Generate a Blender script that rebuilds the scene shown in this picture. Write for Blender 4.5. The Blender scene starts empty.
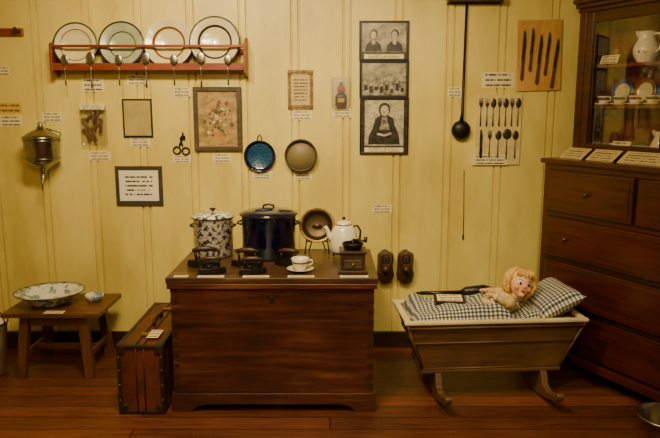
import bpy, math, random, bmesh
from mathutils import Vector, Matrix, Euler
from mathutils import noise as mn
random.seed(7)
F=650.0; PITCH=math.radians(9.6); CAM=Vector((0,-4.1,1.55))
cp,sp=math.cos(PITCH),math.sin(PITCH)
def W(px,py,y=0.0):
    # survey of the photograph: point of the vertical plane y that was seen there
    d=Vector((px-330,F*cp-(py-219)*sp,-F*sp-(py-219)*cp)); t=(y-CAM.y)/d.y
    return CAM.x+d.x*t, CAM.z+d.z*t
def lin(c):
    c=c/255.0
    return c/12.92 if c<=.04045 else ((c+.055)/1.055)**2.4
def C(r,g,b): return (lin(r),lin(g),lin(b),1)
# ---------- materials
def newmat(name):
    m=bpy.data.materials.new(name); m.use_nodes=True
    nt=m.node_tree; b=nt.nodes['Principled BSDF']; return m,nt,b
def mth(nt,op,a,b=None):
    n=nt.nodes.new('ShaderNodeMath'); n.operation=op
    for i,v in enumerate((a,b)):
        if v is None: continue
        if isinstance(v,(int,float)): n.inputs[i].default_value=v
        else: nt.links.new(v,n.inputs[i])
    return n.outputs[0]
def ramp(nt,fac,stops,interp='LINEAR'):
    r=nt.nodes.new('ShaderNodeValToRGB'); r.color_ramp.interpolation=interp
    e=r.color_ramp.elements
    while len(e)<len(stops): e.new(.5)
    for i,(p,c) in enumerate(stops): e[i].position=p; e[i].color=c
    nt.links.new(fac,r.inputs[0]); return r.outputs[0]
def coords(nt,kind='Object',scale=(1,1,1)):
    t=nt.nodes.new('ShaderNodeTexCoord'); m=nt.nodes.new('ShaderNodeMapping'); m.inputs['Scale'].default_value=scale
    nt.links.new(t.outputs[kind],m.inputs[0]); return m.outputs[0]
def noise(nt,vec,scale,detail=4,rough=.55):
    n=nt.nodes.new('ShaderNodeTexNoise'); n.inputs['Scale'].default_value=scale; n.inputs['Detail'].default_value=detail
    n.inputs['Roughness'].default_value=rough; nt.links.new(vec,n.inputs['Vector']); return n.outputs[0]
def bump(nt,b,h,strength=.2,dist=.01):
    n=nt.nodes.new('ShaderNodeBump'); n.inputs['Strength'].default_value=strength; n.inputs['Distance'].default_value=dist
    nt.links.new(h,n.inputs['Height']); nt.links.new(n.outputs[0],b.inputs['Normal'])
def plain(name,col,rough=.5,metal=0,var=.12,scale=12,bmp=0,coat=0):
    m,nt,b=newmat(name); v=coords(nt); f=noise(nt,v,scale)
    lo=tuple(c*(1-var*2) for c in col[:3])+(1,); hi=tuple(min(1,c*(1+var)) for c in col[:3])+(1,)
    nt.links.new(ramp(nt,f,[(.3,lo),(.7,hi)]),b.inputs['Base Color'])
    b.inputs['Roughness'].default_value=rough; b.inputs['Metallic'].default_value=metal
    b.inputs['Coat Weight'].default_value=coat
    if bmp: bump(nt,b,f,bmp)
    return m
def wood(name,c1,c2,axis='X',rough=.4,coat=.2,s=1.0,wear=None):
    m,nt,b=newmat(name)
    sc={'X':(1.2,14,14),'Y':(14,1.2,14),'Z':(14,14,1.2)}[axis]
    v=coords(nt,'Object',tuple(a*s for a in sc)); f=noise(nt,v,3,8,.65)
    v2=coords(nt); f2=noise(nt,v2,3,3)
    mix=mth(nt,'ADD',mth(nt,'MULTIPLY',f,.65),mth(nt,'MULTIPLY',f2,.35))
    st=[(.36,c1),(.62,c2)]
    if wear: st=[(.38,c1),(.56,c2),(.68,wear)]
    nt.links.new(ramp(nt,mix,st),b.inputs['Base Color'])
    b.inputs['Roughness'].default_value=rough; b.inputs['Coat Weight'].default_value=coat; b.inputs['Coat Roughness'].default_value=.25
    bump(nt,b,f,.15,.004); return m
def textmat(name,paper,ink,axis='Z',lines=4,nx=22,margin=.1,dens=.42):
    m,nt,b=newmat(name); t=nt.nodes.new('ShaderNodeTexCoord'); s=nt.nodes.new('ShaderNodeSeparateXYZ')
    nt.links.new(t.outputs['Generated'],s.inputs[0]); x=s.outputs['X']; v=s.outputs[axis]
    vl=mth(nt,'MULTIPLY',v,lines); fr=mth(nt,'FRACT',vl); fl=mth(nt,'FLOOR',vl)
    on=mth(nt,'MULTIPLY',mth(nt,'GREATER_THAN',fr,.3),mth(nt,'LESS_THAN',fr,.68))
    c=nt.nodes.new('ShaderNodeCombineXYZ'); nt.links.new(mth(nt,'MULTIPLY',x,nx),c.inputs[0]); nt.links.new(mth(nt,'MULTIPLY',fl,7.3),c.inputs[1])
    n=noise(nt,c.outputs[0],1.0,1); on=mth(nt,'MULTIPLY',on,mth(nt,'GREATER_THAN',n,dens))
    for val in (x,v):
        on=mth(nt,'MULTIPLY',on,mth(nt,'MULTIPLY',mth(nt,'GREATER_THAN',val,margin),mth(nt,'LESS_THAN',val,1-margin)))
    nt.links.new(ramp(nt,on,[(0,paper),(1,ink)]),b.inputs['Base Color']); b.inputs['Roughness'].default_value=.7; return m
def speckle(name,base,spot,scale=26,th=.52,rough=.15):
    m,nt,b=newmat(name); v=coords(nt); f=noise(nt,v,scale,3,.6)
    nt.links.new(ramp(nt,f,[(th-.02,base),(th+.02,spot)]),b.inputs['Base Color']); b.inputs['Roughness'].default_value=rough; b.inputs['Coat Weight'].default_value=.5; return m
def gingham(name,s=.021):
    m,nt,b=newmat(name); t=nt.nodes.new('ShaderNodeTexCoord'); sx=nt.nodes.new('ShaderNodeSeparateXYZ'); nt.links.new(t.outputs['UV'],sx.inputs[0])
    a=mth(nt,'GREATER_THAN',mth(nt,'FRACT',mth(nt,'DIVIDE',sx.outputs[0],s)),.5)
    c=mth(nt,'GREATER_THAN',mth(nt,'FRACT',mth(nt,'DIVIDE',sx.outputs[1],s)),.5)
    f=mth(nt,'MULTIPLY',mth(nt,'ADD',a,c),.5)
    nt.links.new(ramp(nt,f,[(0,C(226,216,184)),(.4,C(122,128,134)),(.9,C(38,48,74))],'CONSTANT'),b.inputs['Base Color']); b.inputs['Roughness'].default_value=.9; return m
m,nt,b=newmat('yellow_paint'); v=coords(nt,'Object',(1.5,1.5,.6)); f=noise(nt,v,2.2,6,.6)
nt.links.new(ramp(nt,f,[(.3,C(196,174,84)),(.5,C(218,200,106)),(.72,C(232,216,126))]),b.inputs['Base Color']); b.inputs['Roughness'].default_value=.4
bump(nt,b,noise(nt,coords(nt,'Object',(20,20,2)),3),.15,.004); M_wall=m
m,nt,b=newmat('floor_boards'); v=coords(nt)
br=nt.nodes.new('ShaderNodeTexBrick'); br.inputs['Scale'].default_value=1; br.inputs['Brick Width'].default_value=2.6; br.inputs['Row Height'].default_value=.125
br.inputs['Mortar Size'].default_value=.0035; br.inputs['Mortar Smooth'].default_value=.2; br.inputs['Color1'].default_value=C(132,74,44); br.inputs['Color2'].default_value=C(98,54,33); br.inputs['Mortar'].default_value=C(20,9,5); br.offset=.37
nt.links.new(v,br.inputs['Vector'])
g=noise(nt,coords(nt,'Object',(1.3,18,1)),3,8,.65); g2=noise(nt,coords(nt,'Object',(1,2,1)),2.4,5,.6)
gm=mth(nt,'ADD',mth(nt,'MULTIPLY',g,.6),mth(nt,'MULTIPLY',g2,.4)); mx=nt.nodes.new('ShaderNodeMix'); mx.data_type='RGBA'; mx.blend_type='MULTIPLY'; mx.inputs[0].default_value=.9
nt.links.new(br.outputs[0],mx.inputs[6]); nt.links.new(ramp(nt,gm,[(.36,(.30,.27,.25,1)),(.62,(1.1,1.05,1,1))]),mx.inputs[7]); nt.links.new(mx.outputs[2],b.inputs['Base Color'])
nt.links.new(ramp(nt,gm,[(.2,(.32,)*3+(1,)),(.8,(.58,)*3+(1,))]),b.inputs['Roughness']); bump(nt,b,g,.2,.004); M_floor=m
M_ceil=plain('ceiling_paint',C(200,190,150),.8)
M_base=wood('baseboard_wood',C(30,17,10),C(60,34,19),'X',.4)
M_chestF=wood('chest_wood',C(46,21,13),C(86,43,25),'X',.38,.3,.8,C(122,74,46))
M_chestT=wood('chest_top_wood',C(46,27,16),C(84,54,33),'X',.42,.2,.9,C(120,88,60))
M_cab=wood('mahogany',C(46,16,9),C(86,32,17),'X',.3,.4)
M_cabin=wood('mahogany_inside',C(88,36,20),C(116,52,28),'X',.5)
M_rack=wood('rack_wood',C(98,38,15),C(146,66,28),'X',.4)
M_stool=wood('stool_wood',C(74,42,20),C(120,74,38),'X',.45,.2)
M_stoolz=wood('stool_leg_wood',C(68,38,18),C(114,68,35),'Z',.5,.1)
M_cradle=wood('cradle_wood',C(88,62,34),C(134,100,58),'X',.55,.1)
M_cradleD=wood('cradle_dark',C(72,48,25),C(112,80,44),'X',.55,.1)
M_rim=plain('cradle_rim_paint',C(222,206,156),.6)
M_board=wood('knife_board_wood',C(182,134,66),C(212,166,92),'Z',.6,0)
M_iron=plain('cast_iron',C(46,42,40),.40,.7,.2,20,.1)
M_black=plain('black_paint',C(24,21,19),.35)
M_steel=plain('steel',C(160,154,142),.3,1)
M_uten=plain('dull_steel',C(104,96,82),.35,.9)
M_tin=plain('tin',C(160,158,150),.25,1,.15,8,.05)
M_brass=plain('brass',C(176,138,72),.32,1)
M_cream=plain('cream_enamel',C(224,210,162),.2,0,.05,coat=.5)
M_white=plain('white_enamel',C(234,226,202),.18,0,.05,coat=.5)
M_rimbr=plain('brown_glaze',C(120,76,42),.3)
M_rimgr=plain('green_glaze',C(52,66,52),.3)
M_rimdk=plain('dark_glaze',C(40,36,40),.3)
M_platg=plain('grey_green_glaze',C(170,176,146),.25)
M_blue=plain('blue_enamel',C(12,17,50),.12,0,.1,coat=.7)
M_teal=plain('teal_enamel',C(28,80,122),.3,0,.2)
M_speck=speckle('speckled_enamel',C(226,222,208),C(66,70,78),38,.53)
M_marb=speckle('marbled_enamel',C(222,224,208),C(124,142,146),16,.53)
M_leather=plain('suitcase_leather',C(96,47,29),.5,0,.3,9,.3)
M_leatherD=plain('suitcase_trim',C(46,28,19),.5,0,.2)
M_boot=plain('shoe_leather',C(84,58,37),.42,0,.25,14,.2)
M_shoein=plain('shoe_lining',C(38,27,19),.8)
M_lab=textmat('label_text',C(226,214,166),C(96,84,62),'Z',3,18)
M_labY=textmat('flat_label_text',C(232,218,168),C(96,84,62),'Y',3,18)
M_sign=textmat('sign_text',C(230,226,202),C(60,58,56),'Z',7,20,.14,.45)
M_doc=textmat('certificate_text',C(190,170,118),C(96,72,46),'Z',9,20,.12,.42)
M_frameD=wood('dark_frame',C(50,40,28),C(86,70,50),'X',.5)
M_signf=plain('grey_frame',C(62,54,42),.7)
M_mirror=plain('mirror_glass',C(196,180,120),.15,.2,.12,9)
M_skin=plain('doll_skin',C(236,182,142),.35,0,.04,coat=.2)
M_hair=plain('doll_hair',C(232,186,96),.6,0,.2,60,.3)
M_dress=plain('doll_dress',C(214,186,128),.85,0,.16,50,.4)
M_lip=plain('doll_lips',C(186,56,46),.3)
M_cheek=plain('doll_cheek',C(232,150,114),.4,0,.02)
M_eye=plain('doll_eye',C(36,30,34),.1)
M_eyew=plain('doll_eye_white',C(236,230,220),.2)
M_ging=gingham('gingham_cloth')
M_clothw=plain('cream_cloth',C(224,212,172),.9,0,.08,20,.2)
def pic(name,dark,light,scale=9,mid=.5):
    m,nt,b=newmat(name); v=coords(nt,'Object',(1,1,1.4)); f=noise(nt,v,scale,8,.7)
    nt.links.new(ramp(nt,f,[(mid-.12,dark),(mid+.12,light)]),b.inputs['Base Color']); b.inputs['Roughness'].default_value=.35; return m
M_eng=pic('photo_grey',C(64,60,52),C(176,170,146),30)
M_engd=pic('photo_dark',C(26,25,23),C(66,62,54),40)
M_engl=pic('photo_light',C(142,136,114),C(204,196,164),24)
M_flor=pic('floral_ground',C(128,106,62),C(186,160,104),16)
M_blot=pic('photo_sky',C(110,104,88),C(184,176,146),12)
m,nt,b=newmat('cabinet_glass'); gl=nt.nodes.new('ShaderNodeBsdfGlossy'); gl.inputs['Roughness'].default_value=.03; tr=nt.nodes.new('ShaderNodeBsdfTransparent'); ms=nt.nodes.new('ShaderNodeMixShader'); ms.inputs[0].default_value=.07
nt.links.new(tr.outputs[0],ms.inputs[1]); nt.links.new(gl.outputs[0],ms.inputs[2]); nt.links.new(ms.outputs[0],nt.nodes['Material Output'].inputs[0]); M_glass=m
m2=m.copy(); m2.name='clear_plastic'
for n in m2.node_tree.nodes:
    if n.type=='MIX_SHADER': n.inputs[0].default_value=.22
    if n.type=='BSDF_GLOSSY': n.inputs['Roughness'].default_value=.25
M_plast=m2
# ---------- geometry helpers
col=bpy.context.scene.collection
def E(name,loc=(0,0,0),rz=0):
    o=bpy.data.objects.new(name,None); o.empty_display_size=.05; o.location=loc; o.rotation_euler=(0,0,rz); col.objects.link(o); return o
def P(parent,name,verts,faces,mat,smooth=False,M=None,bevel=0,loc=None,fm=None,solid=0,weld=False):
    if M is not None: verts=[M@Vector(v) for v in verts]
    me=bpy.data.meshes.new(name); me.from_pydata([tuple(v) for v in verts],[],faces)
    for q in (mat if isinstance(mat,list) else [mat]): me.materials.append(q)
    for i,p in enumerate(me.polygons):
        p.use_smooth=smooth
        if fm: p.material_index=fm[i]
    bm=bmesh.new(); bm.from_mesh(me)
    if weld: bmesh.ops.remove_doubles(bm,verts=bm.verts,dist=1e-5)
    bmesh.ops.recalc_face_normals(bm,faces=bm.faces); bm.to_mesh(me); bm.free()
    o=bpy.data.objects.new(name,me); col.objects.link(o)
    if parent is not None: o.parent=parent
    if loc: o.location=loc
    if solid: s=o.modifiers.new('s','SOLIDIFY'); s.thickness=solid; s.offset=0
    if bevel: s=o.modifiers.new('b','BEVEL'); s.width=bevel; s.segments=2; s.limit_method='ANGLE'
    return o
BF=[(0,1,2,3),(4,7,6,5),(0,4,5,1),(1,5,6,2),(2,6,7,3),(3,7,4,0)]
def box(parent,name,c,s,mat,bevel=.003,M=None,loc=None):
    x,y,z=c; a,b_,h=s[0]/2,s[1]/2,s[2]/2
    v=[(x-a,y-b_,z-h),(x+a,y-b_,z-h),(x+a,y+b_,z-h),(x-a,y+b_,z-h),(x-a,y-b_,z+h),(x+a,y-b_,z+h),(x+a,y+b_,z+h),(x-a,y+b_,z+h)]
    return P(parent,name,v,BF,mat,M=M,bevel=min(bevel,min(s)*.3),loc=loc)
def hexa(parent,name,v,mat,bevel=.003): return P(parent,name,v,BF,mat,bevel=bevel)
def lathe(parent,name,prof,mat,M=None,seg=48,solid=0,ids=None,smooth=True,sx=1,sy=1):
    v=[];f=[];fm=[]
    for r,z in prof:
        for i in range(seg):
            a=2*math.pi*i/seg; v.append((r*math.cos(a)*sx,r*math.sin(a)*sy,z))
    for k in range(len(prof)-1):
        for i in range(seg):
            j=(i+1)%seg; f.append((k*seg+i,k*seg+j,(k+1)*seg+j,(k+1)*seg+i)); fm.append(ids[k] if ids else 0)
    return P(parent,name,v,f,mat,smooth,M,0,None,fm,solid,True)
def tube(parent,name,pts,r,mat,n=10,closed=False):
    pts=[Vector(p) for p in pts]; rs=r if isinstance(r,(list,tuple)) else [r]*len(pts)
    v=[];f=[]; N=len(pts); prev=None
    for i,p in enumerate(pts):
        if closed: t=(pts[(i+1)%N]-pts[i-1]).normalized()
        else: t=(pts[min(i+1,N-1)]-pts[max(i-1,0)]).normalized()
        if prev is None: prev=t.orthogonal().normalized()
        u=(prev-t*prev.dot(t)).normalized(); prev=u; w=t.cross(u)
        for k in range(n):
            a=2*math.pi*k/n; v.append(p+(u*math.cos(a)+w*math.sin(a))*rs[i])
    for i in range(N if closed else N-1):
        for k in range(n):
            a=i*n+k; b_=i*n+(k+1)%n; i2=(i+1)%N; f.append((a,b_,i2*n+(k+1)%n,i2*n+k))
    if not closed: f.append(tuple(range(n))[::-1]); f.append(tuple((N-1)*n+k for k in range(n)))
    return P(parent,name,v,f,mat,True)
def ell(parent,name,c,s,mat,M=None,nu=20,nv=12,fn=None):
    v=[];f=[]
    v.append(Vector((0,0,-1)))
    for j in range(1,nv):
        ph=-math.pi/2+math.pi*j/nv
        for i in range(nu):
            a=2*math.pi*i/nu; v.append(Vector((math.cos(ph)*math.cos(a),math.cos(ph)*math.sin(a),math.sin(ph))))
    v.append(Vector((0,0,1)))
    if fn: v=[fn(q) for q in v]
    v=[Vector((q.x*s[0],q.y*s[1],q.z*s[2])) for q in v]
    if M is not None: v=[M@q for q in v]
    v=[q+Vector(c) for q in v]
    for i in range(nu): f.append((0,1+(i+1)%nu,1+i))
    for j in range(nv-2):
        for i in range(nu):
            a=1+j*nu+i; b_=1+j*nu+(i+1)%nu; f.append((a,b_,b_+nu,a+nu))
    L=len(v)-1
    for i in range(nu): f.append((L,L-nu+i,L-nu+(i+1)%nu))
    return P(parent,name,v,f,mat,True)
def prism(parent,name,out,th,mat,M=None,bevel=0):
    n=len(out); v=[(x,-th/2,z) for x,z in out]+[(x,th/2,z) for x,z in out]
    f=[tuple(range(n)),tuple(range(2*n-1,n-1,-1))]+[(i,(i+1)%n,n+(i+1)%n,n+i) for i in range(n)]
    return P(parent,name,v,f,mat,M=M,bevel=bevel)
T=Matrix.Translation
def R(a,ax): return Matrix.Rotation(math.radians(a),4,ax)
SWAP=Matrix(((0,1,0,0),(1,0,0,0),(0,0,1,0),(0,0,0,1)))
def circ(c,r,n=24,ax='Y',a0=0,a1=360,sx=1):
    o=[]
    for i in range(n+(0 if a1-a0==360 else 1)):
        a=math.radians(a0+(a1-a0)*i/n); p=(math.cos(a)*r*sx,math.sin(a)*r)
        o.append(Vector(c)+(Vector((p[0],0,p[1])) if ax=='Y' else Vector((p[0],p[1],0)) if ax=='Z' else Vector((0,p[0],p[1]))))
    return o
# ---------- room
XL,XR,YF,ZC=-2.6,2.6,-6.0,2.75
prof=[(XL,0)]
x=-2.44
while x<XR-.1:
    for s in (-.022,.022): prof+=[(x+s-.007,0),(x+s-.002,.014),(x+s+.002,.014),(x+s+.007,0)]
    x+=.318
prof.append((XR,0))
v=[(a,b_,0) for a,b_ in prof]+[(a,b_,ZC) for a,b_ in prof]; n=len(prof)
v+=[(XR,.12,0),(XL,.12,0),(XR,.12,ZC),(XL,.12,ZC)]
f=[(i,i+1,n+i+1,n+i) for i in range(n-1)]+[(2*n,2*n+1,2*n+3,2*n+2)]
P(None,'wall_back',v,f,M_wall)
box(None,'wall_left',(XL-.05,YF/2,ZC/2),(.1,-YF,ZC),M_wall,0)
box(None,'wall_right',(XR+.05,YF/2,ZC/2),(.1,-YF,ZC),M_wall,0)
box(None,'wall_front',(0,YF-.05,ZC/2),(XR-XL,.1,ZC),M_wall,0)
box(None,'floor',(0,YF/2,-.05),(XR-XL,-YF,.1),M_floor,0)
box(None,'ceiling',(0,YF/2,ZC+.05),(XR-XL,-YF,.1),M_ceil,0)
box(None,'baseboard_back',(0,-.011,.055),(XR-XL,.022,.11),M_base,.004)
# ---------- labels on wall
def label(px,py,w,h,y=0,mat=None,name='exhibit_label'):
    x,z=W(px,py,y); k=160.0
    box(None,name,(0,0,0),(w/k,.002,h/k),mat or M_lab,0,loc=(x,y-.0012,z))
M_laby=textmat('yellow_label_text',C(206,170,70),C(110,80,30),'Z',2,16)
for a in [(2,71,16,9),(11,121,22,11),(52,117,20,9),(93,85,22,13),(100,156,22,9),(137,80,20,9),(140,142,20,9),(182,92,18,9),(182,159,18,8),(222,158,18,9),(262,175,19,8),(302,115,20,9),(303,176,18,8),(342,113,19,9),(382,209,20,9),(455,92,14,9),(498,80,32,15)]: label(*a)
label(490,160,36,10,-.013)
label(10,108,24,10,0,M_laby)
# ---------- plate rack
x0,_=W(52,66,-.1); x1,_=W(245,66,-.1); _,zb=W(150,68,-.1); _,zt=W(150,46,-.1); cx=(x0+x1)/2; wd=x1-x0
rk=E('plate_rack',(cx,0,zb))
H=zt-zb
box(rk,'shelf',(0,-.05,-.006),(wd,.1,.014),M_rack)
box(rk,'lower_rail',(0,-.1,.008),(wd,.012,.042),M_rack)
box(rk,'upper_rail',(0,-.1,H),(wd,.012,.016),M_rack)
box(rk,'back_rail',(0,-.008,H*.8),(wd,.014,.03),M_rack)
for s in (-1,1):
    o=[(-.112,-.03),(-.085,-.04),(0,-.05),(0,H+.05),(-.03,H+.055),(-.06,H+.03),(-.112,H+.014)]
    prism(rk,'end_bracket_%d'%(s+2),o,.016,M_rack,T((s*wd/2,0,0))@SWAP,.003)
def plate(px,rp,mats,ids,name='dinner_plate'):
    X,_=W(px,44,-.06); r=rp/160*0.98
    o=E(name,(X,-.052,zb+.002+r*math.cos(math.radians(9))))
    pr=[(0,0),(r*.55,0),(r*.6,.004),(r*.68,.012),(r*.72,.014),(r*.93,.022),(r,.025)]
    lathe(o,'plate_body',pr,mats,R(81,'X'),56,.004,ids)
plate(76,22,[M_cream,M_rimbr,M_rimgr],[0,0,0,1,0,2])
plate(122,22.5,[M_platg,M_rimdk,M_rimgr],[0,2,0,0,0,1])
plate(169,24,[M_cream,M_rimbr],[0,0,1,0,0,0])
plate(215,25,[M_cream,M_rimdk],[0,0,1,0,0,1])
# ---------- utensils
def spoon(parent,nm,M,L,mat,w=1.0):
    b_=.17*L
    ell(parent,nm+'_bowl',M@Vector((0,0,L/2-b_)),(b_*.68*w,.005,b_),mat,M.to_3x3().to_4x4())
    pts=[M@Vector((0,0,z)) for z in (L/2-2*b_+.004,L*.0,-L*.3,-L/2)]
    tube(parent,nm+'_handle',pts,[L*.016,L*.014,L*.022,L*.03],mat,8)
def fork(parent,nm,M,L,mat,tines=4):
    tube(parent,nm+'_handle',[M@Vector((0,0,z)) for z in (L*.2,0,-L*.3,-L/2)],[L*.015,L*.014,L*.022,L*.03],mat,8)
    k=L/.18
    prism(parent,nm+'_neck',[(-.012*k,L*.27),(-.004,L*.18),(.004,L*.18),(.012*k,L*.27),(.012*k,L*.32),(-.012*k,L*.32)],.003,mat,M)
    for i in range(tines):
        xx=(i/(tines-1)-.5)*.021*k
        tube(parent,nm+'_tine_%d'%i,[M@Vector((xx,0,L*.31)),M@Vector((xx,0,L*.5))],[.002,.0012],mat,6)
def knife(parent,nm,M,L,mat,hm,wd=.09):
    w=L*wd
    prism(parent,nm+'_blade',[(-w*.5,-L*.1),(w*.5,-L*.1),(w*.6,L*.3),(w*.1,L*.48),(-w*.4,L*.5),(-w*.5,L*.3)],.003,mat,M)
    prism(parent,nm+'_handle',[(-w*.4,-L*.12),(w*.4,-L*.12),(w*.55,-L*.46),(0,-L*.5),(-w*.55,-L*.46)],.01,hm,M,.002)
    prism(parent,nm+'_bolster',[(-w*.5,-L*.13),(w*.5,-L*.13),(w*.5,-L*.09),(-w*.5,-L*.09)],.012,M_steel,M)
for i,px in enumerate((65,91,119,146,174,201,228)):
    X,Z=W(px,70,-.115); o=E('hanging_spoon',(X,-.115,Z))
    spoon(o,'spoon',T((0,0,.0)),.21 if i%2 else .18,M_steel,1.1)
# ---------- water dispenser
X,Z=W(42,150,-.11)
o=E('hanging_water_dispenser',(X,-.11,Z))
s=1/158.0
pr=[(0,-24*s),(3*s,-22*s),(4*s,-19*s),(9*s,-15*s),(15*s,-11*s),(16*s,-8*s),(16.5*s,10*s),(17.5*s,11*s),(17.5*s,12.5*s),(15*s,14*s),(9*s,18*s),(4*s,20*s),(3.5*s,22*s),(2*s,23*s),(2.5*s,25*s),(0,27*s)]
lathe(o,'body',pr,M_tin,None,40)
for zz in (-8,9): tube(o,'band_%d'%(zz+9),circ((0,0,zz*s),16.7*s,40,'Z'),.004,M_tin,8,True)
tube(o,'tap',[(0,0,-20*s),(0,-.01,-27*s),(0,-.03,-32*s),(0,-.03,-38*s)],[.01,.008,.007,.004],M_tin)
box(o,'wall_bracket',(0,.106,3*s),(.05,.008,.2),M_tin)
tube(o,'bail',[(-17*s,0,8*s),(-16*s,.05,16*s),(0,.1,20*s),(16*s,.05,16*s),(17*s,0,8*s)],.003,M_iron)
# ---------- peg rail upper left
X,Z=W(24,32,-.02)
o=E('peg_rail',(X,0,Z)); box(o,'rail',(-.19,-.011,0),(.36,.022,.045),M_rack)
for i in range(3): tube(o,'peg_%d'%i,[(-.03-i*.15,-.02,0),(-.03-i*.15,-.06,.006),(-.03-i*.15,-.075,.012)],[.008,.008,.013],M_base)
# ---------- packet of pegs
X,Z=W(95,125)
o=E('bag_of_clothes_pegs',(X,0,Z))
box(o,'plastic_bag',(0,-.022,0),(.16,.04,.25),M_plast,.01)
box(o,'header_card',(0,-.022,.11),(.15,.044,.035),M_lab)
Mp=wood('peg_wood',C(84,54,32),C(128,92,54),'Z'); Mp2=plain('dark_peg_wood',C(78,46,30),.5)
for i in range(9):
    a=(-38,22,-12,35,5,-28,48,-5,18)[i]; c0=Vector((-.045+.022*(i%5),-.018-.004*(i%3),-.06+.055*(i//3)+.008*(i%2)))
    d0=Vector((math.sin(math.radians(a)),0,math.cos(math.radians(a))))*.042
    tube(o,'peg_%d'%i,[c0-d0,c0,c0+d0],[.011,.008,.012],Mp if i%2 else Mp2)
def frame(o,w,h,t,dep,mat,y=0):
    for nm,c,s_ in (('frame_top',(0,y-dep/2,h/2-t/2),(w,dep,t)),('frame_bottom',(0,y-dep/2,-h/2+t/2),(w,dep,t)),('frame_left',(-w/2+t/2,y-dep/2,0),(t,dep,h-2*t)),('frame_right',(w/2-t/2,y-dep/2,0),(t,dep,h-2*t))):
        box(o,nm,c,s_,mat,.002)
X,Z=W(138,118); o=E('wall_mirror',(X,0,Z))
w,h=29/158,37/158
box(o,'glass',(0,-.006,0),(w-.01,.008,h-.01),M_mirror,0)
frame(o,w,h,.009,.015,M_black)
# ---------- candle snuffer
X,Z=W(181,143); o=E('candle_snuffer_scissors',(X,-.008,Z))
tube(o,'blade_1',[(-.01,0,-.02),(.01,0,.03),(.015,0,.07)],[.005,.006,.003],M_iron)
tube(o,'blade_2',[(.01,0,-.02),(0,0,.03),(.02,0,.06)],[.005,.006,.003],M_iron)
tube(o,'ring_1',circ((-.025,0,-.045),.022,18),.005,M_iron,8,True); tube(o,'ring_2',circ((.03,0,-.05),.022,18),.005,M_iron,8,True)
box(o,'snuff_box',(.018,-.004,.035),(.025,.012,.025),M_iron)
# ---------- floral picture
X,Z=W(218,119); o=E('framed_floral_print',(X,0,Z)); w,h=47/158,62/158
box(o,'print',(0,-.008,0),(w-.02,.008,h-.02),M_flor,0); frame(o,w,h,.028,.022,M_frameD)
fc=[plain('petal_red',C(146,66,46),.7),plain('petal_pink',C(190,132,106),.7),plain('petal_cream',C(214,198,150),.7),plain('leaf_green',C(92,94,54),.7),plain('petal_ochre',C(180,138,72),.7)]
for i in range(64):
    a=random.uniform(0,6.28); r=random.uniform(.005,.1); cxx=r*math.cos(a)*.95; cz=.02+r*math.sin(a)*1.3
    k=fc[(3,1,3,2,4,0,3)[i%7]]; rr=random.uniform(.006,.013)
    prism(o,'flower_%d'%i,[(cxx+math.cos(t*math.pi/10)*rr*(1 if t%4 else .6),cz+math.sin(t*math.pi/10)*rr*(1 if t%4 else .6)) for t in range(20)],.001,k,T((0,-.0125-.0001*i,0)))
prism(o,'vase',[(-.028,-.155),(.028,-.155),(.042,-.12),(.022,-.08),(-.022,-.08),(-.042,-.12)],.001,fc[4],T((0,-.0128,0)))
# ---------- sign
X,Z=W(139.5,186); o=E('framed_information_sign',(X,0,Z)); w,h=47/158,40/158
box(o,'backing',(0,-.005,0),(w,.01,h),M_signf,.002); box(o,'paper',(0,-.011,.003),(w-.05,.003,h-.06),M_sign,0)
# ---------- teal skimmer
X,Z=W(260,156); o=E('enamel_skimmer',(X,0,Z)); r=15.5/158
lathe(o,'disc',[(0,.004),(r*.8,.004),(r*.93,.015),(r,.022)],[M_teal,M_blue],R(90,'X')@T((0,0,.002)),40,.003,[0,1,1])
k=0
for ring,nn in ((.25,5),(.5,10),(.75,15)):
    for i in range(nn):
        a=6.283*i/nn; c=(r*.82*ring*math.cos(a)*1.1,-.0085,r*.82*ring*math.sin(a)*1.1)
        ell(o,'hole_%d'%k,c,(.005,.001,.005),M_black,nu=8,nv=4); k+=1
tube(o,'loop',[(-.012,-.008,r),(-.012,-.006,r+.02),(0,-.004,r+.035),(.012,-.006,r+.02),(.012,-.008,r)],.004,M_teal)
# ---------- sieve
X,Z=W(301,155); o=E('sieve',(X,0,Z)); r=16/158
lathe(o,'hoop',[(r,.002),(r,.045),(r-.009,.045),(r-.009,.002)],M_frameD,R(90,'X'),44)
m,nt,b=newmat('sieve_mesh'); v=coords(nt,'Object',(1,1,1)); ck=nt.nodes.new('ShaderNodeTexChecker'); ck.inputs['Scale'].default_value=240; nt.links.new(v,ck.inputs[0]); ck.inputs[1].default_value=C(156,140,92); ck.inputs[2].default_value=C(92,82,58); nt.links.new(ck.outputs[0],b.inputs['Base Color'])
lathe(o,'mesh',[(0,.02),(r-.004,.02)],m,R(90,'X'),44,.001)
# ---------- certificate
X,Z=W(300.5,90); o=E('ornate_certificate',(X,0,Z)); w,h=25/158,38/158
box(o,'card',(0,-.003,0),(w,.005,h),plain('aged_card',C(150,124,72),.7,0,.35,36),0); box(o,'printed_panel',(0,-.0062,0),(w*.72,.0015,h*.76),M_doc,0)
frame(o,w*.86,h*.9,.005,.003,plain('gilt_border',C(120,92,50),.6),-.005)
for i,(a,c) in enumerate(((-1,-1),(1,-1),(-1,1),(1,1))): ell(o,'corner_%d'%i,(a*w*.4,-.006,c*h*.42),(.014,.002,.014),M_rimbr,nu=12,nv=6)
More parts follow.
